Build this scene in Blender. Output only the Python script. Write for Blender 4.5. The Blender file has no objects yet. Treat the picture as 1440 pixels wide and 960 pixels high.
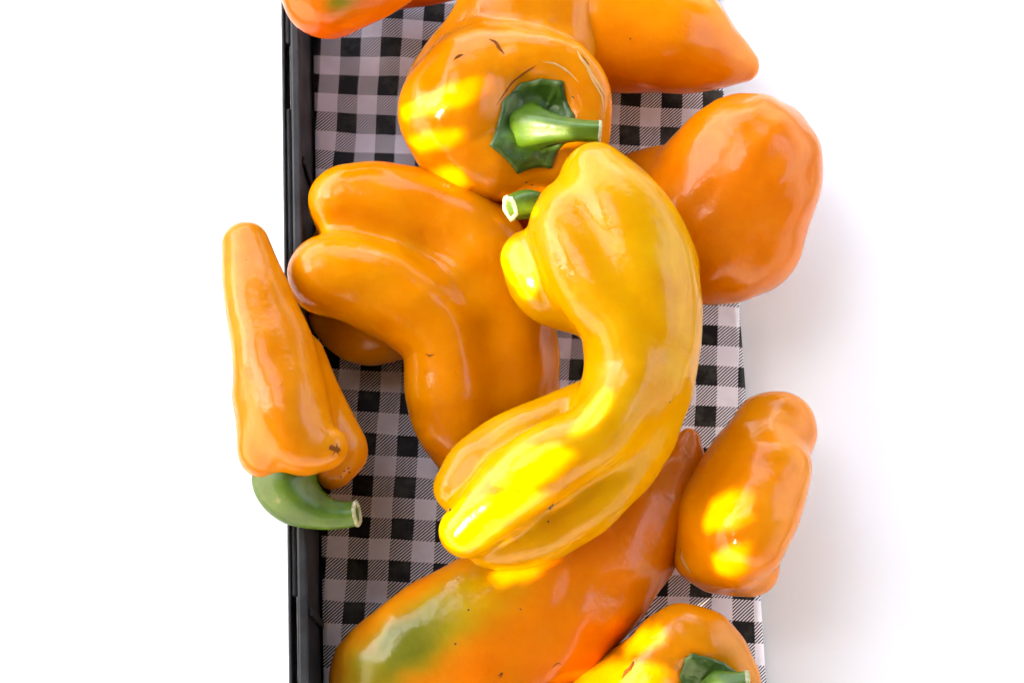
import bpy, math, random
import numpy as np
from mathutils import Vector, Matrix

random.seed(7); rng = np.random.default_rng(7)
scene = bpy.context.scene

# ------------------------------------------------------------------ camera
FPX, W0, H0 = 2678.0, 1440, 960          # focal length in photo pixels
TILT = math.radians(14.0); D0 = 0.75
CAM = np.array([0, -D0*math.sin(TILT), D0*math.cos(TILT)])
FWD = np.array([0, math.sin(TILT), -math.cos(TILT)])
RGT = np.array([1.0, 0, 0]); UPV = np.array([0, math.cos(TILT), math.sin(TILT)])
cd = bpy.data.cameras.new('camera'); cam = bpy.data.objects.new('camera', cd)
scene.collection.objects.link(cam); scene.camera = cam
cam.location = CAM; cam.rotation_euler = (TILT, 0, 0)
cd.sensor_width = 36; cd.lens = FPX/W0*36; cd.clip_start = 0.01; cd.clip_end = 200

# ------------------------------------------------------------------ sky, sun, exposure
SUN = np.array([-0.62, -0.30, 0.72]); SUN /= np.linalg.norm(SUN)
world = bpy.data.worlds.new('World'); scene.world = world; world.use_nodes = True
wn = world.node_tree; wn.nodes.clear()
sky = wn.nodes.new('ShaderNodeTexSky'); sky.sky_type = 'NISHITA'; sky.sun_disc = False
sky.sun_elevation = math.asin(SUN[2]); sky.sun_rotation = math.atan2(SUN[0], SUN[1])
sky.air_density = 1.0; sky.dust_density = 3.0; sky.ozone_density = 1.0
bg = wn.nodes.new('ShaderNodeBackground'); bg.inputs[1].default_value = 0.15
wo = wn.nodes.new('ShaderNodeOutputWorld')
wn.links.new(sky.outputs[0], bg.inputs[0]); wn.links.new(bg.outputs[0], wo.inputs[0])
sl = bpy.data.lights.new('sun', 'SUN'); sl.energy = 1.2; sl.angle = math.radians(0.45); sl.color = (1.0, 0.88, 0.76)
so = bpy.data.objects.new('sun', sl); scene.collection.objects.link(so)
so.rotation_euler = Vector(SUN).to_track_quat('Z', 'Y').to_euler(); so.location = SUN*3
vs = scene.view_settings; vs.view_transform = 'Standard'; vs.look = 'None'; vs.gamma = 1; vs.use_curve_mapping = False
vs.exposure = 3.9; vs.use_white_balance = True; vs.white_balance_temperature = 8300; vs.white_balance_tint = 10   # camera set for shade

# ------------------------------------------------------------------ helpers
def ray(px, py):
    d = FWD + RGT*((px-W0/2)/FPX) + UPV*((H0/2-py)/FPX)
    return d
def P(px, py, z):
    """photo pixel + real height (m) -> world point, metres per pixel there"""
    d = ray(px, py); t = (z-CAM[2])/d[2]
    return CAM+d*t, t/FPX
def link(o, parent=None):
    scene.collection.objects.link(o)
    if parent is not None:
        o.parent = parent
        o.matrix_parent_inverse = parent.matrix_basis.inverted()
    return o
def mesh_obj(name, verts, faces, mat, parent=None, smooth=True):
    me = bpy.data.meshes.new(name); me.from_pydata([tuple(v) for v in verts], [], [tuple(f) for f in faces]); me.update()
    if smooth: me.polygons.foreach_set('use_smooth', [True]*len(me.polygons))
    me.materials.append(mat)
    return link(bpy.data.objects.new(name, me), parent)
def empty(name, loc):
    o = bpy.data.objects.new(name, None); o.location = loc; o.empty_display_size = 0.02
    scene.collection.objects.link(o); return o
def tag(o, label=None, cat=None, group=None, kind=None):
    if label: o['label'] = label
    if cat: o['category'] = cat
    if group: o['group'] = group
    if kind: o['kind'] = kind
    return o
def new_mat(name):
    m = bpy.data.materials.new(name); m.use_nodes = True
    return m, m.node_tree, m.node_tree.nodes['Principled BSDF']
def N(nt, typ, **kw):
    n = nt.nodes.new(typ)
    for k, v in kw.items():
        if k.startswith('i_'):
            key = k[2:]; key = int(key) if key.isdigit() else key.replace('_', ' ')
            n.inputs[key].default_value = v
        else: setattr(n, k, v)
    return n
def math_n(nt, op, a, b=None, clamp=False):
    n = nt.nodes.new('ShaderNodeMath'); n.operation = op; n.use_clamp = clamp
    for i, v in enumerate((a, b)):
        if v is None: continue
        if isinstance(v, (int, float)): n.inputs[i].default_value = v
        else: nt.links.new(v, n.inputs[i])
    return n.outputs[0]
def mixc(nt, fac, a, b, blend='MIX'):
    n = nt.nodes.new('ShaderNodeMix'); n.data_type = 'RGBA'; n.blend_type = blend
    for s, v in ((n.inputs[0], fac), (n.inputs[6], a), (n.inputs[7], b)):
        if isinstance(v, (int, float)): s.default_value = v
        elif isinstance(v, tuple): s.default_value = v if len(v) == 4 else (*v, 1)
        else: nt.links.new(v, s)
    return n.outputs[2]

# ------------------------------------------------------------------ materials
def pepper_mat():
    m, nt, b = new_mat('pepper_skin'); L = nt.links
    at = N(nt, 'ShaderNodeAttribute', attribute_name='skin')
    tc = N(nt, 'ShaderNodeTexCoord'); co = tc.outputs['Object']
    n1 = N(nt, 'ShaderNodeTexNoise', i_Scale=70.0, i_Detail=5.0, i_Roughness=0.6); L.new(co, n1.inputs['Vector'])
    n2 = N(nt, 'ShaderNodeTexNoise', i_Scale=420.0, i_Detail=3.0); L.new(co, n2.inputs['Vector'])
    r1 = N(nt, 'ShaderNodeMapRange', i_1=0.35, i_2=0.7, i_3=0.0, i_4=1.0); L.new(n1.outputs[0], r1.inputs[0])
    hsv_d = mixc(nt, 1.0, at.outputs['Color'], (0.97, 0.88, 0.8), 'MULTIPLY')
    hsv_l = mixc(nt, 1.0, at.outputs['Color'], (1.04, 1.12, 1.3), 'MULTIPLY')
    c1 = mixc(nt, r1.outputs[0], hsv_d, hsv_l)
    # pin-prick blemishes
    vo = N(nt, 'ShaderNodeTexVoronoi', i_Scale=150.0); L.new(co, vo.inputs['Vector'])
    sep = N(nt, 'ShaderNodeSeparateColor'); L.new(vo.outputs['Color'], sep.inputs[0])
    rad = math_n(nt, 'MULTIPLY', math_n(nt, 'GREATER_THAN', sep.outputs[0], 0.93), 0.065)
    rad2 = math_n(nt, 'MULTIPLY', rad, sep.outputs[1])
    dot = math_n(nt, 'LESS_THAN', vo.outputs['Distance'], rad2)
    c2 = mixc(nt, math_n(nt, 'MULTIPLY', dot, 0.8), c1, (0.10, 0.035, 0.008))
    L.new(c2, b.inputs['Base Color'])
    rr = N(nt, 'ShaderNodeMapRange', i_1=0.3, i_2=0.7, i_3=0.11, i_4=0.22); L.new(n1.outputs[0], rr.inputs[0])
    L.new(rr.outputs[0], b.inputs['Roughness'])
    b.inputs['IOR'].default_value = 1.45; b.inputs['Specular IOR Level'].default_value = 0.29
    b.inputs['Subsurface Weight'].default_value = 0.22
    b.inputs['Subsurface Radius'].default_value = (1.0, 0.45, 0.08)
    b.inputs['Subsurface Scale'].default_value = 0.006
    b.inputs['Coat Weight'].default_value = 0.0; b.inputs['Coat Roughness'].default_value = 0.10
    b1 = N(nt, 'ShaderNodeBump', i_Strength=0.45, i_Distance=0.0012); L.new(n1.outputs[0], b1.inputs['Height'])
    b2 = N(nt, 'ShaderNodeBump', i_Strength=0.22, i_Distance=0.0003); L.new(n2.outputs[0], b2.inputs['Height']); L.new(b1.outputs[0], b2.inputs['Normal'])
    L.new(b2.outputs[0], b.inputs['Normal']); L.new(b2.outputs[0], b.inputs['Coat Normal'])
    return m
M_PEP = pepper_mat()

def green_mat(name, dark, light, rough=0.42, scale=180.0):
    m, nt, b = new_mat(name); L = nt.links
    tc = N(nt, 'ShaderNodeTexCoord'); co = tc.outputs['Object']
    n1 = N(nt, 'ShaderNodeTexNoise', i_Scale=scale, i_Detail=5.0, i_Roughness=0.65); L.new(co, n1.inputs['Vector'])
    n2 = N(nt, 'ShaderNodeTexNoise', i_Scale=scale*6, i_Detail=2.0); L.new(co, n2.inputs['Vector'])
    r1 = N(nt, 'ShaderNodeMapRange', i_1=0.35, i_2=0.68); L.new(n1.outputs[0], r1.inputs[0])
    c = mixc(nt, r1.outputs[0], dark, light)
    r2 = N(nt, 'ShaderNodeMapRange', i_1=0.66, i_2=0.74); L.new(n1.outputs[0], r2.inputs[0])
    c = mixc(nt, math_n(nt, 'MULTIPLY', r2.outputs[0], 0.5), c, (0.32, 0.25, 0.12))
    L.new(c, b.inputs['Base Color'])
    b.inputs['Roughness'].default_value = rough
    b.inputs['Subsurface Weight'].default_value = 0.15; b.inputs['Subsurface Radius'].default_value = (0.4, 1, 0.1); b.inputs['Subsurface Scale'].default_value = 0.002
    bp = N(nt, 'ShaderNodeBump', i_Strength=0.5, i_Distance=0.0008); L.new(n1.outputs[0], bp.inputs['Height'])
    bp2 = N(nt, 'ShaderNodeBump', i_Strength=0.35, i_Distance=0.0002); L.new(n2.outputs[0], bp2.inputs['Height']); L.new(bp.outputs[0], bp2.inputs['Normal'])
    L.new(bp2.outputs[0], b.inputs['Normal'])
    return m
M_CALYX = green_mat('calyx_green', (0.020, 0.060, 0.004), (0.045, 0.115, 0.008))
M_STEM = green_mat('stem_green', (0.035, 0.090, 0.004), (0.070, 0.145, 0.006), 0.4, 90.0)
M_CUT = green_mat('cut_stem_pith', (0.28, 0.28, 0.13), (0.5, 0.47, 0.30), 0.7, 500.0)
M_SCAR, nt, b = new_mat('corky_scar'); b.inputs['Base Color'].default_value = (0.16, 0.045, 0.008, 1); b.inputs['Roughness'].default_value = 0.9; b.inputs['Specular IOR Level'].default_value = 0.1
M_SCARP, nt, b = new_mat('pale_corky_scar'); b.inputs['Base Color'].default_value = (0.50, 0.28, 0.09, 1); b.inputs['Roughness'].default_value = 0.7
M_SPECK, nt, b = new_mat('soil_speck'); b.inputs['Base Color'].default_value = (0.02, 0.012, 0.006, 1); b.inputs['Roughness'].default_value = 0.8

# ------------------------------------------------------------------ sculpting kit: lobes -> distance field -> mesh
def catmull(pts, sub=8):
    p = np.vstack([2*pts[0]-pts[1], pts, 2*pts[-1]-pts[-2]]) if len(pts) > 1 else pts
    if len(pts) == 1: return pts
    out = []
    for i in range(1, len(p)-2):
        for j in range(sub):
            t = j/sub
            out.append(0.5*((2*p[i]) + (p[i+1]-p[i-1])*t + (2*p[i-1]-5*p[i]+4*p[i+1]-p[i+2])*t*t + (3*p[i]-p[i-1]-3*p[i+1]+p[i+2])*t**3))
    out.append(p[-2]); return np.array(out)
class Field:
    """lobes: lists of (px, py, height_mm, radius_px); dents: same tuples, carved out"""
    def __init__(self, lobes, k=7.0, dents=(), wob=0.45, seed=0):
        self.k = k/1000; self.lobes = []
        for lb in lobes:
            q = []
            for (x, y, z, r) in lb:
                p, s = P(x, y, z/1000); q.append([*p, r*s])
            self.lobes.append(catmull(np.array(q)))
        self.dents = []
        for (x, y, z, r, kk) in dents:
            p, s = P(x, y, z/1000); self.dents.append((p, r*s, kk/1000))
        rg = np.random.default_rng(100+seed); self.wob = wob/1000
        self.wd = rg.normal(size=(7, 3)); self.wd /= np.linalg.norm(self.wd, axis=1)[:, None]
        self.wf = 2*math.pi/rg.uniform(0.011, 0.034, 7); self.wp = rg.uniform(0, 6.28, 7)
        a = np.vstack(self.lobes); pad = 0.008; self.segs = []
        for lb in self.lobes:
            g = lb.astype(np.float32); A = g[:-1, :3]; AB = g[1:, :3]-A
            self.segs.append((A.T.copy(), AB.T.copy(), (A*A).sum(1), (A*AB).sum(1), np.maximum((AB*AB).sum(1), 1e-10), g[:-1, 3], g[1:, 3]-g[:-1, 3]))
        self.lo = (a[:, :3]-a[:, 3:]).min(0)-pad; self.hi = (a[:, :3]+a[:, 3:]).max(0)+pad
    def __call__(self, p):
        p = np.ascontiguousarray(p, dtype=np.float32)
        if len(p) > 12000: return np.concatenate([self(p[i:i+12000]) for i in range(0, len(p), 12000)])
        D = None; k = self.k; pp = np.einsum('ij,ij->i', p, p)[:, None]
        for A, AB, aa, aab, ab2, r0, dr in self.segs:
            pa = p@A; pa *= -2; pa += pp; pa += aa            # squared distance to the segment starts
            t = p@AB; t -= aab                                # projection on the segment
            u = t/ab2; np.clip(u, 0, 1, out=u)
            t *= -2; q = u*ab2; t += q; t *= u; pa += t; np.maximum(pa, 0, out=pa); np.sqrt(pa, out=pa)
            u *= dr; u += r0; pa -= u; d = pa.min(1)
            if D is None: D = d
            else:
                h = np.maximum(k-np.abs(D-d), 0)/k; D = np.minimum(D, d)-h*h*k*0.25
        for (c, r, kk) in self.dents:
            d = r-np.linalg.norm(p-c.astype(np.float32), axis=1)
            h = np.maximum(kk-np.abs(D-d), 0)/kk; D = np.maximum(D, d)+h*h*kk*0.25
        w = 0
        for dv, f, ph in zip(self.wd, self.wf, self.wp): w = w+np.sin(p@dv.astype(np.float32)*f+ph)
        return (D+self.wob*w/3.0).astype(np.float32)
    def grad(self, p, e=0.0006):
        p = np.asarray(p, dtype=np.float32); g = np.empty_like(p)
        d0 = self(p)
        for i in range(3):
            o = np.zeros(3, np.float32); o[i] = e
            g[:, i] = self(p+o)-d0
        return g/np.maximum(np.linalg.norm(g, axis=1)[:, None], 1e-9)
    def trace(self, pxs):
        """camera-ray hits for a list of pixels (points on the real surface)"""
        d = np.array([ray(x, y) for x, y in pxs]); d = d/ np.linalg.norm(d, axis=1)[:, None]
        t = np.full(len(d), 0.55); best = np.full(len(d), 9.0); bt = t.copy()
        for _ in range(60):
            s = self(CAM+d*t[:, None]); m = s < best; best[m] = s[m]; bt[m] = t[m]
            t = np.where(s > 0.00005, t+np.clip(s, 0, 0.02)*0.85, t); t = np.minimum(t, 1.2)
        return CAM+d*bt[:, None]
    def mesh(self, vox=0.0012):
        C = 4; cv = vox*C
        n = np.ceil((self.hi-self.lo)/cv).astype(int)+1
        ax = [self.lo[i]+cv*np.arange(n[i]) for i in range(3)]
        G = np.stack(np.meshgrid(*ax, indexing='ij'), -1).reshape(-1, 3)
        Dc = self(G).reshape(n)
        V = np.repeat(np.repeat(np.repeat(Dc, C, 0), C, 1), C, 2)
        idx = np.argwhere(np.abs(V) < cv*1.8)
        V[idx[:, 0], idx[:, 1], idx[:, 2]] = self(self.lo+idx*vox)
        S = V < 0
        c = np.zeros(tuple(np.array(V.shape)-1), np.int16)
        for i in (0, 1):
            for j in (0, 1):
                for k in (0, 1):
                    c += S[i:S.shape[0]-1+i, j:S.shape[1]-1+j, k:S.shape[2]-1+k]
        cell = np.argwhere((c > 0) & (c < 8)); ids = np.full(c.shape, -1, np.int64); ids[tuple(cell.T)] = np.arange(len(cell))
        acc = np.zeros((len(cell), 3)); cnt = np.zeros(len(cell))
        cs = [(i, j, k) for i in (0, 1) for j in (0, 1) for k in (0, 1)]
        for a in cs:
            for x in range(3):
                if a[x]: continue
                bb = list(a); bb[x] = 1
                va = V[tuple((cell+a).T)]; vb = V[tuple((cell+bb).T)]
                m = (va < 0) != (vb < 0); t = np.zeros(len(cell)); t[m] = va[m]/(va[m]-vb[m])
                pt = np.tile(np.array(a, float), (len(cell), 1)); pt[:, x] = t
                acc[m] += pt[m]; cnt[m] += 1
        vert = self.lo+(cell+acc/cnt[:, None])*vox
        faces = []
        for x in range(3):
            o1, o2 = [(1, 2), (2, 0), (0, 1)][x]
            sl0 = [slice(None)]*3; sl1 = [slice(None)]*3; sl0[x] = slice(0, -1); sl1[x] = slice(1, None)
            A = S[tuple(sl0)]; B = S[tuple(sl1)]
            e = np.argwhere(A != B); e = e[(e[:, o1] > 0) & (e[:, o2] > 0)]
            e = e[(e[:, o1] < c.shape[o1]) & (e[:, o2] < c.shape[o2]) & (e[:, x] < c.shape[x])]
            q = []
            for (d1, d2) in ((0, 0), (1, 0), (1, 1), (0, 1)):
                f = e.copy(); f[:, o1] -= d1; f[:, o2] -= d2; q.append(ids[tuple(f.T)])
            q = np.stack(q, 1); fl = ~A[tuple(e.T)]; q[fl] = q[fl][:, ::-1]
            faces.append(q)
        faces = np.vstack(faces); faces = faces[(faces >= 0).all(1)]
        nv = len(vert)
        for it in range(3):
            s = np.zeros((nv, 3)); w = np.zeros(nv)
            for i in range(4):
                a = faces[:, i]; bq = faces[:, (i+1) % 4]
                for ax_ in range(3):
                    s[:, ax_] += np.bincount(a, vert[bq, ax_], nv)+np.bincount(bq, vert[a, ax_], nv)
                w += np.bincount(a, minlength=nv)+np.bincount(bq, minlength=nv)
            vert = 0.4*vert+0.6*s/np.maximum(w, 1)[:, None]
            vert = vert-self.grad(vert)*self(vert)[:, None]*0.95
        return vert, faces

FIELDS = {}
def np_mesh(name, vert, faces, mat):
    me = bpy.data.meshes.new(name)
    me.vertices.add(len(vert)); me.vertices.foreach_set('co', np.asarray(vert, np.float32).ravel())
    me.loops.add(faces.size); me.loops.foreach_set('vertex_index', faces.ravel().astype(np.int32))
    me.polygons.add(len(faces)); me.polygons.foreach_set('loop_start', np.arange(0, faces.size, 4, dtype=np.int32))
    me.update(calc_edges=True); me.validate()
    me.polygons.foreach_set('use_smooth', [True]*len(me.polygons)); me.materials.append(mat)
    return me
def lownoise(v, seed, wl=(0.02, 0.06)):
    rg = np.random.default_rng(seed); s = 0
    for i in range(6):
        d = rg.normal(size=3); d /= np.linalg.norm(d)
        s = s+np.sin(v@d*2*math.pi/rg.uniform(*wl)+rg.uniform(0, 6.28))
    return s/6
SKIN = np.array([0.95, 0.91, 0.6])              # overall skin reflectance
def pepper(key, lobes, col, label, k=7.0, dents=(), wob=0.45, patches=(), col2=None, group=None):
    """one pepper: an Empty at its base > body; returns (root, field)"""
    seed = sum(map(ord, key)); f = Field(lobes, k, dents, wob, seed); FIELDS[key] = f
    v, q = f.mesh(); base = v.mean(0); base[2] = v[:, 2].min()
    root = empty('pepper', base)
    me = np_mesh('body', v-base, q, M_PEP)
    col = np.array(col, float)*SKIN; c = np.tile(col, (len(v), 1))
    c2 = np.array(col2)*SKIN if col2 else col*(1.02, 1.14, 1.2)
    w = np.clip(0.5+0.8*lownoise(v, seed+3), 0, 1)[:, None]; c = c*(1-w)+c2*w
    for (px, py, rx, ry, ang, pc, st) in patches:       # ripening stains: the skin's own colour
        p0 = f.trace([(px, py)])[0]; s = np.dot(p0-CAM, FWD)/FPX
        ca, sa = math.cos(math.radians(ang)), math.sin(math.radians(ang))
        ax = RGT*ca+UPV*sa; ay = -RGT*sa+UPV*ca
        dd = v-p0; u = dd@ax/(rx*s); t = dd@ay/(ry*s); n = dd@FWD/(max(rx, ry)*s*1.2)
        g = np.exp(-(u*u+t*t+n*n)*1.2)*(1+0.35*lownoise(v, seed+9, (0.006, 0.02)))
        g = np.clip(g*st, 0, 1)[:, None]; c = c*(1-g)+np.array(pc)*g
    at = me.attributes.new('skin', 'FLOAT_COLOR', 'POINT')
    at.data.foreach_set('color', np.hstack([c, np.ones((len(c), 1))]).astype(np.float32).ravel())
    bo = bpy.data.objects.new('body', me); scene.collection.objects.link(bo); bo.parent = root
    tag(root, label, 'pepper', group or 'yellow and orange peppers in the crate')
    return root, f

def tube(name, pts, rad, mat, parent, rib=0.0, nrib=5, seg=20, caps=True, sub=6, rough=0.0):
    q = catmull(np.hstack([np.array(pts), np.array(rad)[:, None]]), sub); n = len(q)
    vs_, fs = [], []; t0 = q[1, :3]-q[0, :3]; t0 /= np.linalg.norm(t0)
    u = np.cross(t0, [0.3, 0.2, 0.9]); u /= np.linalg.norm(u)
    for i in range(n):
        t = q[min(i+1, n-1), :3]-q[max(i-1, 0), :3]; t /= np.linalg.norm(t)
        u = u-t*(u@t); u /= np.linalg.norm(u); w = np.cross(t, u)
        for j in range(seg):
            a = 2*math.pi*j/seg
            r = q[i, 3]*(1+rib*math.cos(nrib*a)+rough*rng.normal())
            vs_.append(q[i, :3]+(u*math.cos(a)+w*math.sin(a))*r)
    for i in range(n-1):
        for j in range(seg):
            fs.append((i*seg+j, i*seg+(j+1) % seg, (i+1)*seg+(j+1) % seg, (i+1)*seg+j))
    if caps:
        fs.append(tuple(range(seg))[::-1]); fs.append(tuple((n-1)*seg+j for j in range(seg)))
    o = mesh_obj(name, vs_, fs, mat, parent)
    return o, q, vs_[-seg:]
def stem(f, root, path, rib=0.07, cut=True, mat=None, base_z=None):
    """path: (px, py, mm above the surface at the first point, radius px)"""
    z0 = f.trace([path[0][:2]])[0][2] if base_z is None else base_z/1000
    pts, rr = [], []
    for (x, y, dz, r) in path:
        p, s = P(x, y, z0+dz/1000); pts.append(p); rr.append(r*s)
    o, q, end = tube('stem', pts, rr, mat or M_STEM, root, rib=rib, nrib=5, seg=30, sub=8)
    if cut:
        e = np.array(end); c = e.mean(0); t = q[-1, :3]-q[-2, :3]; t /= np.linalg.norm(t)
        vs_ = []; fs = []; n = len(e)
        prof = [(1.05, -0.0006), (1.06, 0.0002), (0.93, 0.0007), (0.72, 0.0001), (0.35, -0.0005)]
        for (sc, up) in prof:
            for p in e: vs_.append(c+(p-c)*(sc+0.03*rng.normal())+t*(up+0.0001*rng.normal()))
        for i in range(len(prof)-1):
            for j in range(n): fs.append((i*n+j, i*n+(j+1) % n, (i+1)*n+(j+1) % n, (i+1)*n+j))
        fs.append(tuple((len(prof)-1)*n+j for j in range(n)))
        mesh_obj('cut_end', vs_, fs, M_CUT, o)
    return o
def calyx(f, root, centre, outline, thick=2.4, mat=None):
    """leafy cap draped over the pepper's own surface"""
    ol = np.array(outline, float); n = 72; per = []
    m = len(ol)
    for i in range(n):
        t = i/n*m; a = int(t) % m; fr = t-int(t); p = ol[a]*(1-fr)+ol[(a+1) % m]*fr
        mid = np.array(centre)+(p-np.array(centre))*(1-0.02*math.sin(math.pi*fr))
        per.append(mid)
    per = np.array(per); rings = 12; px = [centre]
    for k in range(1, rings+1):
        for i in range(n): px.append(tuple(np.array(centre)+(per[i]-np.array(centre))*(k/rings)))
    hit = f.trace(px); nor = f.grad(hit)
    w = np.concatenate([[1.0], np.repeat([1-0.55*(k/rings)**2 for k in range(1, rings+1)], n)])
    wob = 1+0.55*lownoise(hit, 5, (0.003, 0.009))
    top = hit+nor*(thick/1000*w*wob)[:, None]
    edge = hit[-n:]-nor[-n:]*0.0008
    vs_ = np.vstack([top, edge]); fs = []
    for i in range(n): fs.append((0, 1+i, 1+(i+1) % n))
    for k in range(rings-1):
        a = 1+k*n; b_ = a+n
        for i in range(n): fs.append((a+i, b_+i, b_+(i+1) % n, a+(i+1) % n))
    a = 1+(rings-1)*n; b_ = 1+rings*n
    for i in range(n): fs.append((a+i, b_+i, b_+(i+1) % n, a+(i+1) % n))
    return mesh_obj('calyx', vs_, [t[::-1] for t in fs], mat or M_CALYX, root)
def scar(f, root, pts, r=0.35, mat=None, name='scar'):
    h = f.trace(pts); n = f.grad(h); h = h-n*0.00006
    rr = [r/1000*(0.25 if i in (0, len(pts)-1) else 1) for i in range(len(pts))]
    return tube(name, h, rr, mat or M_SCAR, root, seg=8, sub=4, rough=0.15)[0]
def speck(f, root, x, y, r=0.8, mat=None):
    h = f.trace([(x, y)])[0]; n = f.grad(h[None])[0]; t = np.cross(n, [0.4, 0.8, 0.1]); t /= np.linalg.norm(t); w = np.cross(n, t)
    vs_, fs = [h+n*r*0.00035], []; m = 9; r /= 1000
    for k, (sc, up) in enumerate(((0.6, 0.25), (1.0, -0.1))):
        for j in range(m):
            a = 2*math.pi*j/m; q = r*sc*(1+0.3*math.sin(2*a+x)+0.22*rng.normal()*(k == 1))
            vs_.append(h+(t*math.cos(a)*1.2+w*math.sin(a)*0.75)*q+n*up*r)
    for j in range(m):
        fs.append((0, 1+j, 1+(j+1) % m)); fs.append((1+j, 1+m+j, 1+m+(j+1) % m, 1+(j+1) % m))
    return mesh_obj('blemish', vs_, fs, mat or M_SPECK, root)

# ------------------------------------------------------------------ table, cloth, crate
def table():
    m, nt, b = new_mat('white_laminate')
    tc = N(nt, 'ShaderNodeTexCoord'); n = N(nt, 'ShaderNodeTexNoise', i_Scale=30.0, i_Detail=4.0); nt.links.new(tc.outputs['Object'], n.inputs[0])
    nt.links.new(mixc(nt, n.outputs[0], (0.88, 0.88, 0.88), (0.92, 0.92, 0.92)), b.inputs['Base Color']); b.inputs['Roughness'].default_value = 0.6
    z = -0.0065; s = 0.217; h = 0.206; t = 0.03
    vs_ = [(-s, -h, z), (s, -h, z), (s, h, z), (-s, h, z), (-s, -h, z-t), (s, -h, z-t), (s, h, z-t), (-s, h, z-t)]
    fs = [(0, 1, 2, 3), (7, 6, 5, 4), (0, 4, 5, 1), (1, 5, 6, 2), (2, 6, 7, 3), (3, 7, 4, 0)]
    root = empty('table', (0, 0, -0.76)); tag(root, 'plain white table under the crate', 'table')
    mesh_obj('table_top', vs_, fs, m, root, smooth=False)
    for x in (-1, 1):
        for y in (-1, 1):
            cx, cy, w = x*(s-0.03), y*(h-0.03), 0.018
            q = [(cx+a*w, cy+c*w, zz) for zz in (-0.76, z-t-0.0005) for a, c in ((-1, -1), (1, -1), (1, 1), (-1, 1))]
            mesh_obj('leg', q, [(3, 2, 1, 0), (4, 5, 6, 7), (0, 1, 5, 4), (1, 2, 6, 5), (2, 3, 7, 6), (3, 0, 4, 7)], m, root, smooth=False)
    m2, nt, b = new_mat('asphalt')
    tc = N(nt, 'ShaderNodeTexCoord'); n = N(nt, 'ShaderNodeTexNoise', i_Scale=90.0, i_Detail=6.0); nt.links.new(tc.outputs['Object'], n.inputs[0])
    nt.links.new(mixc(nt, n.outputs[0], (0.035, 0.034, 0.033), (0.075, 0.073, 0.070)), b.inputs['Base Color']); b.inputs['Roughness'].default_value = 0.9
    g = 60; o = mesh_obj('ground', [(-g, -g, -0.76), (g, -g, -0.76), (g, g, -0.76), (-g, g, -0.76)], [(0, 1, 2, 3)], m2, smooth=False); tag(o, kind='structure')
table()

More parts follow.
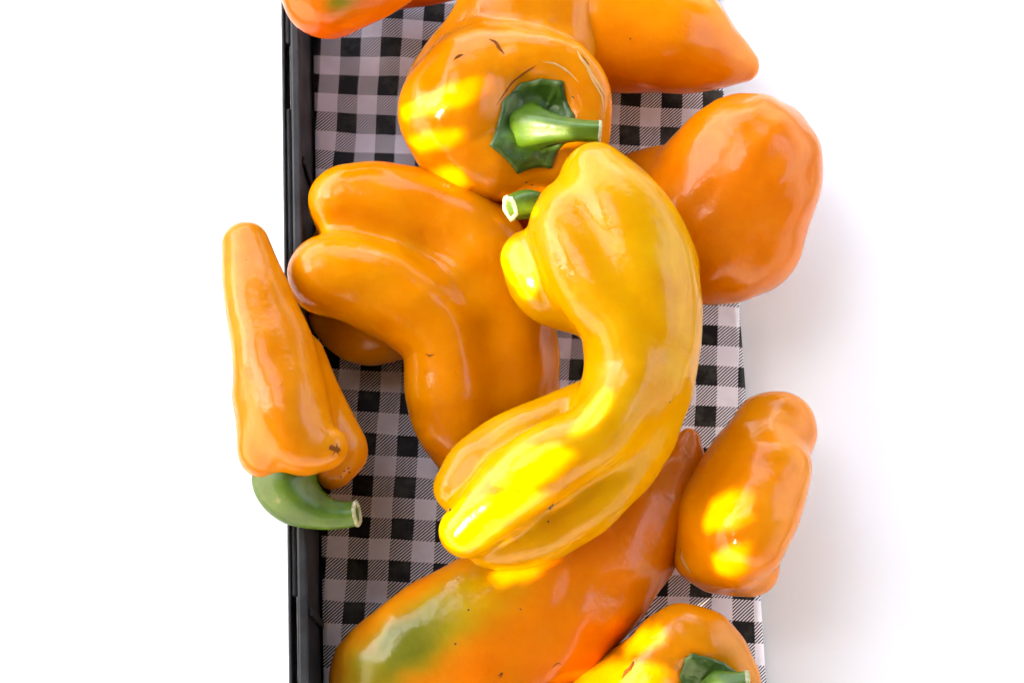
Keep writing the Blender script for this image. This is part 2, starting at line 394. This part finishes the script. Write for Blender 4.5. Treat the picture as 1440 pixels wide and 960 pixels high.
XL, XR, YB, YT = -0.0768, 0.0905, -0.20, 0.20
TURN = math.radians(2.3)                                  # the crate lies slightly askew to the camera
def turned(x, y): return XL+(x-XL)*math.cos(TURN)-y*math.sin(TURN), (x-XL)*math.sin(TURN)+y*math.cos(TURN)
def cloth():
    m, nt, b = new_mat('gingham_print'); L = nt.links
    a = P(500, 60, 0)[0]; c = P(452, 733, 0)[0]; v = (a-c)[:2]; per = np.linalg.norm(v)/12; ang = math.atan2(v[1], v[0])-math.pi/2
    tc = N(nt, 'ShaderNodeTexCoord')
    mp = N(nt, 'ShaderNodeMapping', vector_type='TEXTURE'); L.new(tc.outputs['Object'], mp.inputs[0])
    mp.inputs['Location'].default_value = (a[0], a[1], 0); mp.inputs['Rotation'].default_value = (0, 0, ang); mp.inputs['Scale'].default_value = (per, per, 1)
    wn_ = N(nt, 'ShaderNodeTexNoise', i_Scale=25.0, i_Detail=2.0); L.new(tc.outputs['Object'], wn_.inputs[0])
    wv = nt.nodes.new('ShaderNodeVectorMath'); wv.operation = 'MULTIPLY_ADD'; L.new(wn_.outputs['Color'], wv.inputs[0]); wv.inputs[1].default_value = (0.20, 0.20, 0); L.new(mp.outputs[0], wv.inputs[2])
    sp = N(nt, 'ShaderNodeSeparateXYZ'); L.new(wv.outputs[0], sp.inputs[0])
    def band(s):      # 1 in the dark half of a period, centred on integers
        fr = math_n(nt, 'FRACT', math_n(nt, 'ADD', s, 100.25)); 
        r = N(nt, 'ShaderNodeMapRange', i_1=0.49, i_2=0.515, i_3=1.0, i_4=0.0); L.new(fr, r.inputs[0]); return r.outputs[0]
    bx, by = band(sp.outputs[0]), band(sp.outputs[1])
    hf = math_n(nt, 'FRACT', math_n(nt, 'MULTIPLY', math_n(nt, 'ADD', math_n(nt, 'SUBTRACT', sp.outputs[1], sp.outputs[0]), 200.0), 12.5))
    hr = N(nt, 'ShaderNodeMapRange', i_1=0.46, i_2=0.58); L.new(hf, hr.inputs[0]); hat = hr.outputs[0]
    both = math_n(nt, 'MULTIPLY', bx, by); one = math_n(nt, 'SUBTRACT', math_n(nt, 'MAXIMUM', bx, by), both)
    dark = math_n(nt, 'ADD', both, math_n(nt, 'MULTIPLY', one, hat), True)
    dn = N(nt, 'ShaderNodeTexNoise', i_Scale=55.0, i_Detail=7.0, i_Roughness=0.7); L.new(tc.outputs['Object'], dn.inputs[0])
    dr = N(nt, 'ShaderNodeMapRange', i_1=0.48, i_2=0.70); L.new(dn.outputs[0], dr.inputs[0])
    blk = mixc(nt, dr.outputs[0], (0.010, 0.008, 0.008), (0.070, 0.070, 0.055))
    wht = mixc(nt, dr.outputs[0], (0.84, 0.81, 0.87), (0.70, 0.66, 0.70))
    L.new(mixc(nt, dark, wht, blk), b.inputs['Base Color'])
    b.inputs['Roughness'].default_value = 0.5; b.inputs['Specular IOR Level'].default_value = 0.2
    fn = N(nt, 'ShaderNodeTexNoise', i_Scale=1600.0, i_Detail=2.0); L.new(tc.outputs['Object'], fn.inputs[0])
    bp = N(nt, 'ShaderNodeBump', i_Strength=0.25, i_Distance=0.0002); L.new(fn.outputs[0], bp.inputs['Height']); L.new(bp.outputs[0], b.inputs['Normal'])
    nx, ny = 70, 160; vs_, fs = [], []
    for s, zo in ((0, 0.0), (1, -0.0008)):
        for j in range(ny+1):
            for i in range(nx+1):
                x = XL+0.0005+(XR-XL-0.0005)*i/nx; y = YB+0.004+(YT-YB-0.008)*j/ny
                z = 0.0006*math.sin(x*70+y*31)+0.0005*math.sin(y*85-x*40+1)+0.0004*math.sin(x*160+2)
                vs_.append((*turned(x, y), z+zo))
    n1 = (nx+1)*(ny+1)
    for j in range(ny):
        for i in range(nx):
            q = (j*(nx+1)+i, j*(nx+1)+i+1, (j+1)*(nx+1)+i+1, (j+1)*(nx+1)+i)
            fs.append(q); fs.append(tuple(t+n1 for t in q[::-1]))
    rim = [i for i in range(nx+1)]+[(j)*(nx+1)+nx for j in range(1, ny+1)]+[ny*(nx+1)+i for i in range(nx-1, -1, -1)]+[j*(nx+1) for j in range(ny-1, 0, -1)]
    for a_, b_ in zip(rim, rim[1:]+rim[:1]): fs.append((a_, a_+n1, b_+n1, b_))
    o = mesh_obj('gingham_cloth', vs_, fs, m)
    tag(o, 'black and white gingham liner sheet lying under the peppers', 'cloth')
cloth()

def crate():
    m, nt, b = new_mat('crate_plastic'); L = nt.links
    tc = N(nt, 'ShaderNodeTexCoord'); n = N(nt, 'ShaderNodeTexNoise', i_Scale=40.0, i_Detail=6.0, i_Roughness=0.7); L.new(tc.outputs['Object'], n.inputs[0])
    mp = N(nt, 'ShaderNodeMapping'); mp.inputs['Scale'].default_value = (600, 60, 60); L.new(tc.outputs['Object'], mp.inputs[0])
    n2 = N(nt, 'ShaderNodeTexNoise', i_Scale=1.0, i_Detail=3.0); L.new(mp.outputs[0], n2.inputs[0])
    r = N(nt, 'ShaderNodeMapRange', i_1=0.4, i_2=0.75); L.new(n.outputs[0], r.inputs[0])
    L.new(mixc(nt, r.outputs[0], (0.014, 0.014, 0.015), (0.036, 0.037, 0.040)), b.inputs['Base Color'])
    b.inputs['Specular IOR Level'].default_value = 0.25
    rr = N(nt, 'ShaderNodeMapRange', i_3=0.35, i_4=0.6); L.new(n2.outputs[0], rr.inputs[0]); L.new(rr.outputs[0], b.inputs['Roughness'])
    bp = N(nt, 'ShaderNodeBump', i_Strength=0.15, i_Distance=0.0004); L.new(n2.outputs[0], bp.inputs['Height']); L.new(bp.outputs[0], b.inputs['Normal'])
    root = empty('plastic_crate', (0, 0, -0.006)); tag(root, 'dark grey plastic crate with slotted rim holding the peppers', 'crate')
    def box(name, boxes, bev=0.0009):
        vs_, fs = [], []
        for (x0, x1, y0, y1, z0, z1) in boxes:
            k = len(vs_)
            vs_ += [(x0, y0, z0), (x1, y0, z0), (x1, y1, z0), (x0, y1, z0), (x0, y0, z1), (x1, y0, z1), (x1, y1, z1), (x0, y1, z1)]
            fs += [tuple(k+i for i in f) for f in ((3, 2, 1, 0), (4, 5, 6, 7), (0, 1, 5, 4), (1, 2, 6, 5), (2, 3, 7, 6), (3, 0, 4, 7))]
        vs_ = [(*turned(x, y), z) for x, y, z in vs_]
        o = mesh_obj(name, vs_, fs, m, root, smooth=False)
        bv = o.modifiers.new('bevel', 'BEVEL'); bv.width = bev; bv.segments = 2; bv.limit_method = 'ANGLE'
        return o
    box('floor_panel', [(XL-0.001, XR-0.0005, YB, YT, -0.0058, -0.0026)])
    X = XL-0.0006
    box('side_wall', [(X-0.0026, X, YB, YT, -0.0058, 0.0465)])
    # slotted rim: inner lip, outer lip and cross bridges, slots left open between them
    box('inner_lip', [(X-0.0030, X+0.0006, YB, YT, 0.0468, 0.0505)])
    slots = [(P(400, 150, 0.05)[0][1], P(400, 60, 0.05)[0][1]), (P(400, 1060, 0.05)[0][1], P(400, 838, 0.05)[0][1])]
    br = [(YB, slots[1][0]), (slots[1][1], slots[0][0]), (slots[0][1], YT)]
    for y0, y1 in br: box('rim_plate', [(X-0.0052, X-0.0031, y0, y1, 0.0455, 0.0492)])
    box('outer_lip', [(X-0.0064, X-0.0053, YB, YT, 0.0300, 0.0500)], 0.0006)
    box('slot_floor', [(X-0.0052, X-0.0031, YB, YT, 0.0300, 0.0315)], 0.0004)
    for y in (P(450, 858, 0.03)[0][1]-0.002, -0.176, -0.02, 0.06, 0.17):
        box('wall_rib', [(X+0.0001, X+0.0016, y-0.0015, y+0.0015, -0.0005, 0.044)], 0.0005)
    for y0, y1 in ((YB-0.0032, YB-0.0002), (YT+0.0002, YT+0.0032)):
        box('end_wall', [(X-0.0026, XR-0.0005, y0, y1, -0.0058, 0.0465)])
crate()

# ------------------------------------------------------------------ peppers
Y_E = (0.55, 0.245, 0.008); Y_A = (0.60, 0.190, 0.008); O_D = (0.68, 0.210, 0.008); O_C = (0.63, 0.155, 0.008)

# wide pepper seen on its stem end
rA, fA = pepper('A', [
    [(765, 190, 36, 72), (720, 150, 34, 80), (730, 60, 36, 85)],
    [(672, 110, 52, 62), (648, 150, 50, 84), (655, 190, 46, 78), (688, 222, 46, 64), (745, 240, 46, 38), (800, 225, 46, 36)],
    [(645, 130, 30, 78), (698, 60, 34, 76), (735, -10, 36, 80), (760, -80, 36, 70)],
    [(660, 95, 56, 46), (715, 82, 60, 42), (780, 88, 60, 40), (822, 125, 58, 36), (828, 175, 54, 32), (815, 220, 48, 32)],
    [(785, 60, 38, 60), (785, 10, 40, 58), (780, -60, 38, 56)],
    ], Y_A, 'wide yellow-orange pepper with its dark green stem cap facing up, slit scars on its shoulder', k=9, dents=[(768, 178, 82, 52, 9)], wob=0.5)
calyx(fA, rA, (752, 178), [(688, 206), (702, 165), (706, 142), (732, 116), (760, 110), (792, 113), (796, 138), (808, 163), (803, 196), (783, 214), (776, 238), (752, 236), (727, 245), (712, 225)], 2.6)
stem(fA, rA, [(742, 183, -9, 42), (745, 182, 0, 37), (757, 181, 7, 28), (782, 182, 11, 20), (812, 184, 13, 15.5), (843, 186, 13, 15)])
scar(fA, rA, [(688, 55), (697, 60), (702, 68), (709, 76)], 0.55); scar(fA, rA, [(638, 84), (645, 79), (651, 77)], 0.6)
scar(fA, rA, [(812, 72), (818, 84), (827, 95), (833, 108), (843, 122), (852, 138)], 0.6, M_SCARP)
scar(fA, rA, [(818, 78), (826, 90), (830, 102)], 0.4); scar(fA, rA, [(822, 88), (832, 110), (846, 135), (850, 158)], 0.35, M_SCARP)
scar(fA, rA, [(698, 148), (712, 128), (722, 115), (745, 98), (762, 87)], 0.35); scar(fA, rA, [(762, 87), (780, 90), (800, 102), (814, 117)], 0.4, M_SCARP)
speck(fA, rA, 806, 137, 0.5); speck(fA, rA, 740, 257, 0.4); speck(fA, rA, 748, 260, 0.35)

rB, fB = pepper('B', [
    [(810, 45, 27, 80), (870, 48, 28, 82), (940, 58, 28, 73), (1000, 78, 26, 50), (1042, 92, 24, 24)],
    [(830, 5, 27, 78), (900, 15, 28, 72), (960, 42, 28, 56)]],
    (0.74, 0.205, 0.008), 'smooth orange pepper tapering to a point, lying beside the wide stem-up pepper', k=10, col2=(0.76, 0.235, 0.008))

rC, fC = pepper('C', [
    [(880, 240, 18, 22), (920, 247, 22, 38), (962, 262, 28, 60), (1005, 255, 33, 84), (1050, 232, 36, 100)],
    [(930, 268, 22, 38), (970, 318, 30, 66), (1000, 352, 34, 76), (1045, 335, 34, 84)],
    [(1000, 300, 38, 74), (1050, 250, 40, 92)]],
    O_C, 'deep orange pepper with a narrow neck tucked under the curved yellow pepper', k=12, col2=(0.62, 0.160, 0.008))

rD, fD = pepper('D', [
    [(500, 370, 24, 72), (590, 395, 26, 82), (670, 455, 26, 84), (700, 540, 24, 78), (690, 600, 22, 60)],
    [(487, 285, 46, 54), (545, 293, 43, 64), (610, 312, 39, 68), (672, 354, 37, 70), (712, 420, 32, 64), (722, 500, 28, 60), (722, 555, 24, 58)],
    [(460, 386, 54, 57), (512, 398, 51, 62), (575, 428, 47, 63), (622, 480, 43, 60), (632, 550, 40, 62), (645, 600, 34, 58), (670, 650, 28, 46)],
    [(475, 440, 20, 44), (515, 458, 20, 55), (560, 460, 20, 46)]],
    O_D, 'bulky orange pepper bent double with deep grooves, beside the crate wall', k=8.5, wob=0.4, col2=(0.69, 0.245, 0.008))
scar(fD, rD, [(598, 497), (604, 500), (611, 498)], 0.3, M_SCAR); scar(fD, rD, [(604, 503), (608, 497)], 0.25); scar(fD, rD, [(639, 522), (643, 528)], 0.3); scar(fD, rD, [(662, 565), (670, 562)], 0.3)

# the curved yellow pepper lying on top
rE, fE = pepper('E', [
    [(838, 252, 74, 52), (862, 300, 74, 74), (888, 360, 72, 86), (900, 440, 70, 86), (895, 520, 68, 76), (860, 600, 66, 62)],
    [(795, 300, 72, 44), (800, 330, 76, 56), (830, 400, 79, 54), (872, 465, 80, 42), (886, 530, 79, 40), (842, 608, 78, 48), (760, 655, 76, 55), (700, 705, 74, 50), (655, 745, 70, 39)],
    [(742, 362, 66, 38), (768, 400, 64, 50), (808, 422, 62, 48), (866, 440, 62, 46)],
    [(926, 380, 63, 56), (936, 460, 62, 50), (923, 555, 60, 49), (880, 638, 58, 53), (816, 702, 57, 55), (742, 748, 56, 51), (690, 759, 56, 41)],
    [(886, 508, 54, 36), (848, 560, 54, 38), (752, 608, 57, 44), (680, 650, 60, 46), (647, 686, 62, 38)]],
    Y_E, 'glossy yellow pepper curved like a hook, lying on top of the other peppers', k=4.5, wob=0.35,
    patches=[(706, 674, 16, 13, 30, (0.16, 0.22, 0.01), 0.95), (700, 660, 70, 30, 35, (0.55, 0.42, 0.01), 0.35)], col2=(0.56, 0.285, 0.008))
stem(fE, rE, [(775, 300, 0, 17), (752, 288, 2, 20), (735, 288, 4, 20), (717, 293, 6, 17)], base_z=66)
speck(fE, rE, 633, 716, 0.75); speck(fE, rE, 776, 711, 0.95); speck(fE, rE, 771, 733, 0.45); speck(fE, rE, 672, 783, 0.35); speck(fE, rE, 942, 565, 0.35)
scar(fE, rE, [(778, 708), (773, 713), (775, 717)], 0.4, M_SPECK)

# pepper leaning over the crate rim
rF, fF = pepper('F', [
    [(345, 345, 64, 34), (360, 408, 68, 46), (380, 480, 70, 57), (398, 555, 72, 63), (414, 608, 73, 58), (444, 627, 75, 36), (458, 630, 75, 32)],
    [(424, 500, 62, 32), (442, 560, 62, 40), (466, 610, 60, 40), (479, 635, 58, 37), (470, 655, 58, 32)],
    [(376, 560, 68, 48), (382, 628, 68, 48)]],
    (0.54, 0.165, 0.008), 'orange-yellow pepper with a bent green stem leaning over the crate rim', k=3.5, wob=0.4)
stem(fF, rF, [(400, 645, 4, 40), (402, 675, 2, 46), (420, 702, 1, 39), (452, 720, 1, 25), (482, 724, 2, 19), (502, 722, 3, 17)], rib=0.05, base_z=60)
speck(fF, rF, 472, 631, 1.6, M_SCAR); scar(fF, rF, [(466, 625), (472, 631), (477, 640)], 0.5); scar(fF, rF, [(468, 640), (473, 630), (474, 623)], 0.4)
for x, y in ((484, 662), (490, 658), (480, 670), (492, 664)): speck(fF, rF, x, y, 0.4)

GREEN = (0.20, 0.25, 0.010)
rG, fG = pepper('G', [
    [(968, 618, 26, 18), (955, 655, 26, 34), (915, 715, 26, 56), (850, 785, 27, 76), (770, 845, 28, 88), (690, 895, 29, 94), (610, 935, 28, 92), (560, 975, 26, 80)],
    [(900, 700, 28, 44), (830, 760, 33, 58), (740, 815, 38, 66), (650, 865, 40, 70), (570, 910, 34, 62), (520, 938, 27, 48)],
    [(905, 745, 24, 48), (850, 820, 26, 62), (780, 885, 28, 72), (720, 940, 28, 78), (660, 990, 26, 78)]],
    (0.70, 0.160, 0.008), 'long tapering orange pepper with a green unripe patch near its broad end', k=14, wob=0.5, col2=(0.64, 0.175, 0.008),
    patches=[(600, 885, 125, 42, 42, (0.30, 0.24, 0.008), 1.2), (570, 905, 120, 40, 38, (0.10, 0.115, 0.008), 1.3), (690, 830, 80, 40, 35, (0.60, 0.32, 0.008), 0.7), (520, 940, 45, 40, 20, (0.18, 0.15, 0.008), 0.8)])
for x, y in ((853, 739), (659, 857), (640, 905), (732, 856)): speck(fG, rG, x, y, 0.4)
scar(fG, rG, [(700, 950), (706, 946), (703, 953)], 0.4); scar(fG, rG, [(776, 938), (784, 932), (790, 934)], 0.25)

rH, fH = pepper('H', [
    [(1090, 606, 30, 58), (1064, 655, 34, 70), (1030, 728, 36, 78), (1014, 768, 34, 62)],
    [(1085, 665, 44, 56), (1055, 738, 48, 62), (1036, 782, 43, 46)],
    [(986, 738, 32, 34), (974, 786, 30, 26)],
    [(1055, 796, 28, 42), (1004, 797, 26, 34)]],
    (0.64, 0.185, 0.008), 'orange pepper with lumpy shoulders standing beside the tip of the long green-patched pepper', k=5, wob=0.4)
scar(fH, rH, [(958, 776), (960, 786), (966, 797), (972, 806)], 0.5, M_SCARP); scar(fH, rH, [(957, 770), (956, 780)], 0.4)

rI, fI = pepper('I', [
    [(940, 905, 40, 48), (968, 900, 42, 52), (1000, 912, 40, 46), (1030, 945, 38, 36), (1040, 985, 36, 36)],
    [(922, 930, 40, 36), (905, 965, 40, 42), (920, 1000, 38, 46)],
    [(890, 940, 30, 38), (840, 968, 28, 42), (790, 998, 26, 46), (740, 1030, 24, 50)],
    [(960, 960, 24, 75), (900, 1010, 26, 85), (830, 1050, 26, 80)]],
    (0.57, 0.185, 0.008), 'yellow-orange pepper with a corky crack and brown-edged stem cap, beside the green-patched pepper', k=7, dents=[(1005, 962, 66, 46, 8)], wob=0.45)
calyx(fI, rI, (1000, 962), [(955, 950), (962, 925), (972, 917), (1000, 924), (1018, 930), (1034, 942), (1046, 962), (1036, 990), (1000, 1003), (965, 990)], 2.6)
stem(fI, rI, [(1000, 966, -8, 32), (1002, 965, 0, 28), (1014, 962, 6, 21), (1032, 960, 9, 16), (1052, 958, 10, 15)])
scar(fI, rI, [(892, 926), (888, 936), (880, 945), (875, 953)], 0.7, M_SCAR); scar(fI, rI, [(894, 924), (889, 932), (884, 944)], 0.4, M_SCARP)
scar(fI, rI, [(975, 920), (990, 926), (1003, 934), (1018, 940)], 0.9, M_SCARP)

rJ, fJ = pepper('J', [
    [(440, -10, 80, 46), (458, -2, 82, 56), (495, -10, 80, 52), (540, -40, 76, 56)],
    [(470, -50, 78, 60), (530, -70, 76, 62)]],
    (0.56, 0.100, 0.008), 'reddish orange pepper with a greenish blotch at the corner of the crate', k=8, patches=[(478, 2, 26, 16, 20, (0.16, 0.17, 0.01), 0.9)], col2=(0.58, 0.12, 0.008))
rL, fL = pepper('L', [[(520, -8, 22, 24), (570, -12, 22, 26), (625, -22, 22, 26), (680, -40, 22, 26)]],
    (0.62, 0.09, 0.006), 'slim dark red pepper lying between the reddish pepper and the wide stem-up pepper', col2=(0.64, 0.11, 0.006))
rK, fK = pepper('K', [[(702, 292, 16, 22), (740, 300, 18, 34), (800, 315, 20, 42), (850, 340, 20, 40)]],
    (0.60, 0.085, 0.006), 'dark red pepper glimpsed below the cut stem of the hook-shaped pepper', col2=(0.62, 0.10, 0.006))

# ------------------------------------------------------------------ made-up slit gobo on a stand, out of view: throws the sun patches
def first_hit(pxs):
    best = None
    for f in FIELDS.values():
        h = f.trace(pxs); d = np.abs(f(h)); t = np.linalg.norm(h-CAM, axis=1); t = np.where(d < 0.0006, t, 9)
        if best is None: best, bt = h.copy(), t
        else:
            m = t < bt; best[m] = h[m]; bt = np.minimum(bt, t)
    for i in range(len(pxs)):
        if bt[i] > 8: best[i] = P(*pxs[i], 0)[0]
    return best
LIGHT = [  # outlines of the wanted sun patches, cut as holes in the added panel
    [(563, 152), (585, 143), (640, 116), (678, 108), (686, 122), (660, 146), (610, 160), (568, 168)],
    [(572, 198), (600, 186), (645, 180), (656, 195), (630, 209), (590, 214)],
    [(600, 243), (625, 235), (652, 240), (658, 256), (640, 265), (612, 255)],
    [(728, 200), (740, 178), (785, 168), (835, 176), (842, 192), (790, 205), (745, 212)],
    [(712, 280), (758, 265), (760, 300), (716, 308)],
    [(704, 345), (725, 340), (748, 370), (760, 405), (740, 420), (712, 385)],
    [(812, 590), (850, 545), (862, 560), (835, 600), (800, 620)],
    [(695, 660), (730, 632), (790, 622), (805, 640), (780, 672), (740, 690), (700, 680)],
    [(618, 735), (650, 705), (720, 690), (770, 690), (760, 715), (720, 735), (680, 770), (640, 775)],
    [(690, 802), (740, 798), (770, 790), (750, 812), (700, 822)],
    [(988, 735), (1000, 705), (1030, 690), (1056, 688), (1056, 735), (1025, 744), (992, 748)],
    [(1000, 780), (1030, 765), (1054, 765), (1050, 805), (1030, 812), (1008, 805)],
    [(880, 895), (906, 880), (936, 882), (936, 902), (905, 915), (880, 920)],
    [(790, 955), (860, 928), (905, 930), (935, 935), (945, 960), (900, 985), (800, 985)],
    [(1015, 950), (1050, 945), (1050, 970), (1018, 970)],
]
def sun_gobo():
    m, nt, b = new_mat('gobo_canvas')
    tc = N(nt, 'ShaderNodeTexCoord'); n = N(nt, 'ShaderNodeTexNoise', i_Scale=300.0, i_Detail=3.0); nt.links.new(tc.outputs['Object'], n.inputs[0])
    nt.links.new(mixc(nt, n.outputs[0], (0.55, 0.50, 0.42), (0.68, 0.63, 0.54)), b.inputs['Base Color']); b.inputs['Roughness'].default_value = 0.85
    mm, nt2, b2 = new_mat('stand_metal'); b2.inputs['Base Color'].default_value = (0.35, 0.35, 0.36, 1); b2.inputs['Metallic'].default_value = 1; b2.inputs['Roughness'].default_value = 0.4
    dist = 0.52; C = SUN*dist+np.array([0, 0, 0.03])
    U = np.cross([0, 0, 1], SUN); U /= np.linalg.norm(U); V = np.cross(SUN, U)
    def uv(p): q = np.asarray(p)-C; return np.stack([q@U, q@V], -1)
    need = []
    for (x, y, z) in [(330, 300, 0.1), (330, 760, 0.1), (395, -60, 0.0), (395, 1040, 0.0), (1075, -60, 0.06), (1075, 1040, 0.06), (420, -80, 0.10), (1100, 300, 0.065), (400, 1040, 0.06), (900, 300, 0.11)]:
        need.append(P(x, y, z)[0])
    hit = np.vstack([first_hit(q) for q in LIGHT]); top = hit+SUN*((1.35-hit[:, 2:3])/SUN[2])      # cover the whole sun gap of the added overhead sheet
    for gx_ in (top[:, 0].min()-0.03, top[:, 0].max()+0.03):
        for gy_ in (top[:, 1].min()-0.03, top[:, 1].max()+0.03): need.append(np.array([gx_, gy_, 1.35]))
    pts = uv(np.array(need)); pts = pts[np.lexsort((pts[:, 1], pts[:, 0]))]
    def half(ps):
        h = []
        for p in ps:
            while len(h) > 1 and (h[-1][0]-h[-2][0])*(p[1]-h[-2][1])-(h[-1][1]-h[-2][1])*(p[0]-h[-2][0]) <= 0: h.pop()
            h.append(p)
        return h
    hull = np.array(half(pts)[:-1]+half(pts[::-1])[:-1])
    def inside(poly, g):
        r = np.zeros(len(g), bool); j = len(poly)-1
        for i in range(len(poly)):
            a, c = poly[i], poly[j]
            cond = ((a[1] > g[:, 1]) != (c[1] > g[:, 1])); with_ = (c[0]-a[0])*(g[:, 1]-a[1])/((c[1]-a[1])+1e-12)+a[0]
            r ^= cond & (g[:, 0] < with_); j = i
        return r
    st = 0.0016; lo, hi = hull.min(0)-0.004, hull.max(0)+0.004
    gx = np.arange(lo[0], hi[0], st); gy = np.arange(lo[1], hi[1], st)
    gc = np.stack(np.meshgrid(gx, gy, indexing='ij'), -1).reshape(-1, 2)+st/2
    keep = inside(hull, gc)
    for poly in LIGHT: keep &= ~inside(uv(first_hit(poly)), gc)
    keep = keep.reshape(len(gx), len(gy))
    vid = {}; vs_ = []; fs = []
    root_loc = C-V*0.0
    def gv(i, j):
        if (i, j) not in vid:
            vid[(i, j)] = len(vs_); vs_.append(C+U*(lo[0]+i*st)+V*(lo[1]+j*st))
        return vid[(i, j)]
    for i, j in np.argwhere(keep): fs.append((gv(i, j), gv(i+1, j), gv(i+1, j+1), gv(i, j+1)))
    mid = (hull.min(0)+hull.max(0))/2
    side = np.array([0.435, -0.90, 0.0]); side /= np.linalg.norm(side)
    pole = C+side*0.55; pole[2] = -0.76
    root = empty('sun_gobo', pole); tag(root, 'added canvas gobo on a metal stand, slit to cast sun patches', 'sun_gobo')
    o = mesh_obj('gobo_panel', vs_, fs, m, root, smooth=False)
    sd = o.modifiers.new('solidify', 'SOLIDIFY'); sd.thickness = 0.002; sd.offset = 0
    e0 = C+side*0.15; e1 = C+side*0.55
    tube('arm', [e0, e1], [0.006, 0.006], mm, root, seg=12)
    tube('pole', [pole+np.array([0, 0, 0.012]), e1+np.array([0, 0, 0.02])], [0.008, 0.008], mm, root, seg=12)
    tube('base_plate', [pole, pole+np.array([0, 0, 0.012])], [0.09, 0.09], mm, root, seg=32, sub=1)
sun_gobo()

# ------------------------------------------------------------------ made-up canvas overhead, out of view: blocks sky light except through chosen gaps
def sky_blocker():
    m, nt, b = new_mat('blocker_canvas')          # added dark sheet that passes a little fill light
    tc = N(nt, 'ShaderNodeTexCoord'); n = N(nt, 'ShaderNodeTexNoise', i_Scale=200.0, i_Detail=3.0); nt.links.new(tc.outputs['Object'], n.inputs[0])
    col = mixc(nt, n.outputs[0], (0.11, 0.10, 0.085), (0.16, 0.145, 0.125))
    df = N(nt, 'ShaderNodeBsdfDiffuse'); tl = N(nt, 'ShaderNodeBsdfTranslucent'); mx = N(nt, 'ShaderNodeMixShader'); mx.inputs[0].default_value = 0.05
    nt.links.new(col, df.inputs[0]); nt.links.new(col, tl.inputs[0]); nt.links.new(df.outputs[0], mx.inputs[1]); nt.links.new(tl.outputs[0], mx.inputs[2])
    nt.links.new(mx.outputs[0], nt.nodes['Material Output'].inputs[0]); nt.nodes.remove(b)
    x0, x1, y0, y1, z = -3.0, 2.6, -3.0, 3.0, 1.35
    hit = np.vstack([first_hit(q) for q in LIGHT]); top = hit+SUN*((z-hit[:, 2:3])/SUN[2])
    sun_gap = (top[:, 0].min()-0.01, top[:, 0].max()+0.01, top[:, 1].min()-0.01, top[:, 1].max()+0.01)
    holes = [(-0.85, -0.20, 0.20, 0.95), (-2.80, -1.15, 0.0, 2.80), (-1.15, 0.80, 1.30, 2.80), (1.30, 2.40, -0.60, 1.20), sun_gap]     # openings placed for highlights, fill light and the sun
    root = empty('sky_blocker', (x1-0.05, 0, -0.76)); tag(root, 'added brown canvas on posts out of view, gapped to shape the light', 'sky_blocker')
    vs_, fs = [], []
    xs = sorted(set(np.round(np.concatenate([np.linspace(x0, x1, 57), np.array([h_[:2] for h_ in holes]).ravel()]), 5)))
    ys = sorted(set(np.round(np.concatenate([np.linspace(y0, y1, 61), np.array([h_[2:] for h_ in holes]).ravel()]), 5)))
    nx, ny = len(xs)-1, len(ys)-1
    for y in ys:
        for x in xs: vs_.append((x, y, z+0.03*math.sin(2.1*x)*math.cos(1.7*y)))
    for j in range(ny):
        for i in range(nx):
            cx = (xs[i]+xs[i+1])/2; cy = (ys[j]+ys[j+1])/2
            if any(a < cx < b_ and c < cy < d for a, b_, c, d in holes): continue
            a = j*(nx+1)+i; fs.append((a, a+1, a+nx+2, a+nx+1))
    mesh_obj('blocker_sheet', vs_, fs, m, root)
    mc = m.copy(); mc.name = 'fill_curtain_canvas'      # pale translucent side sheets, added to block low sky and give soft fill
    for nd in mc.node_tree.nodes:
        if nd.type == 'MIX_SHADER': nd.inputs[0].default_value = 0.6
        if nd.type == 'MIX': nd.inputs[6].default_value = (0.74, 0.71, 0.66, 1); nd.inputs[7].default_value = (0.84, 0.81, 0.76, 1)
    def fill_curtain(p0, p1):
        n = max(4, int(math.hypot(p1[0]-p0[0], p1[1]-p0[1])/0.05)); v_, f_ = [], []
        dx, dy = (p1[0]-p0[0])/n, (p1[1]-p0[1])/n; L = math.hypot(dx, dy)
        for i in range(n+1):
            o_ = 0.03*math.sin(i*0.9)
            for zz in (-0.74, z-0.04): v_.append((p0[0]+dx*i-dy/L*o_, p0[1]+dy*i+dx/L*o_, zz))
        for i in range(n): f_.append((2*i, 2*i+2, 2*i+3, 2*i+1))
        mesh_obj('fill_curtain', v_, f_, mc, root)
    fill_curtain((x1-0.1, y0+0.1), (x1-0.1, y1-0.1)); fill_curtain((x0+0.1, y0+0.1), (x1-0.1, y0+0.1)); fill_curtain((x0+0.1, y0+0.1), (x0+0.1, 0.2)); fill_curtain((1.0, y1-0.1), (x1-0.1, y1-0.1))
    mm = bpy.data.materials['stand_metal']
    for x, y in ((x1-0.05, y0+0.05), (x1-0.05, y1-0.05), (x0+0.05, y0+0.05), (x0+0.05, y1-0.05)):
        tube('post', [np.array([x, y, -0.76]), np.array([x, y, z-0.02])], [0.015, 0.015], mm, root, seg=12)
sky_blocker()
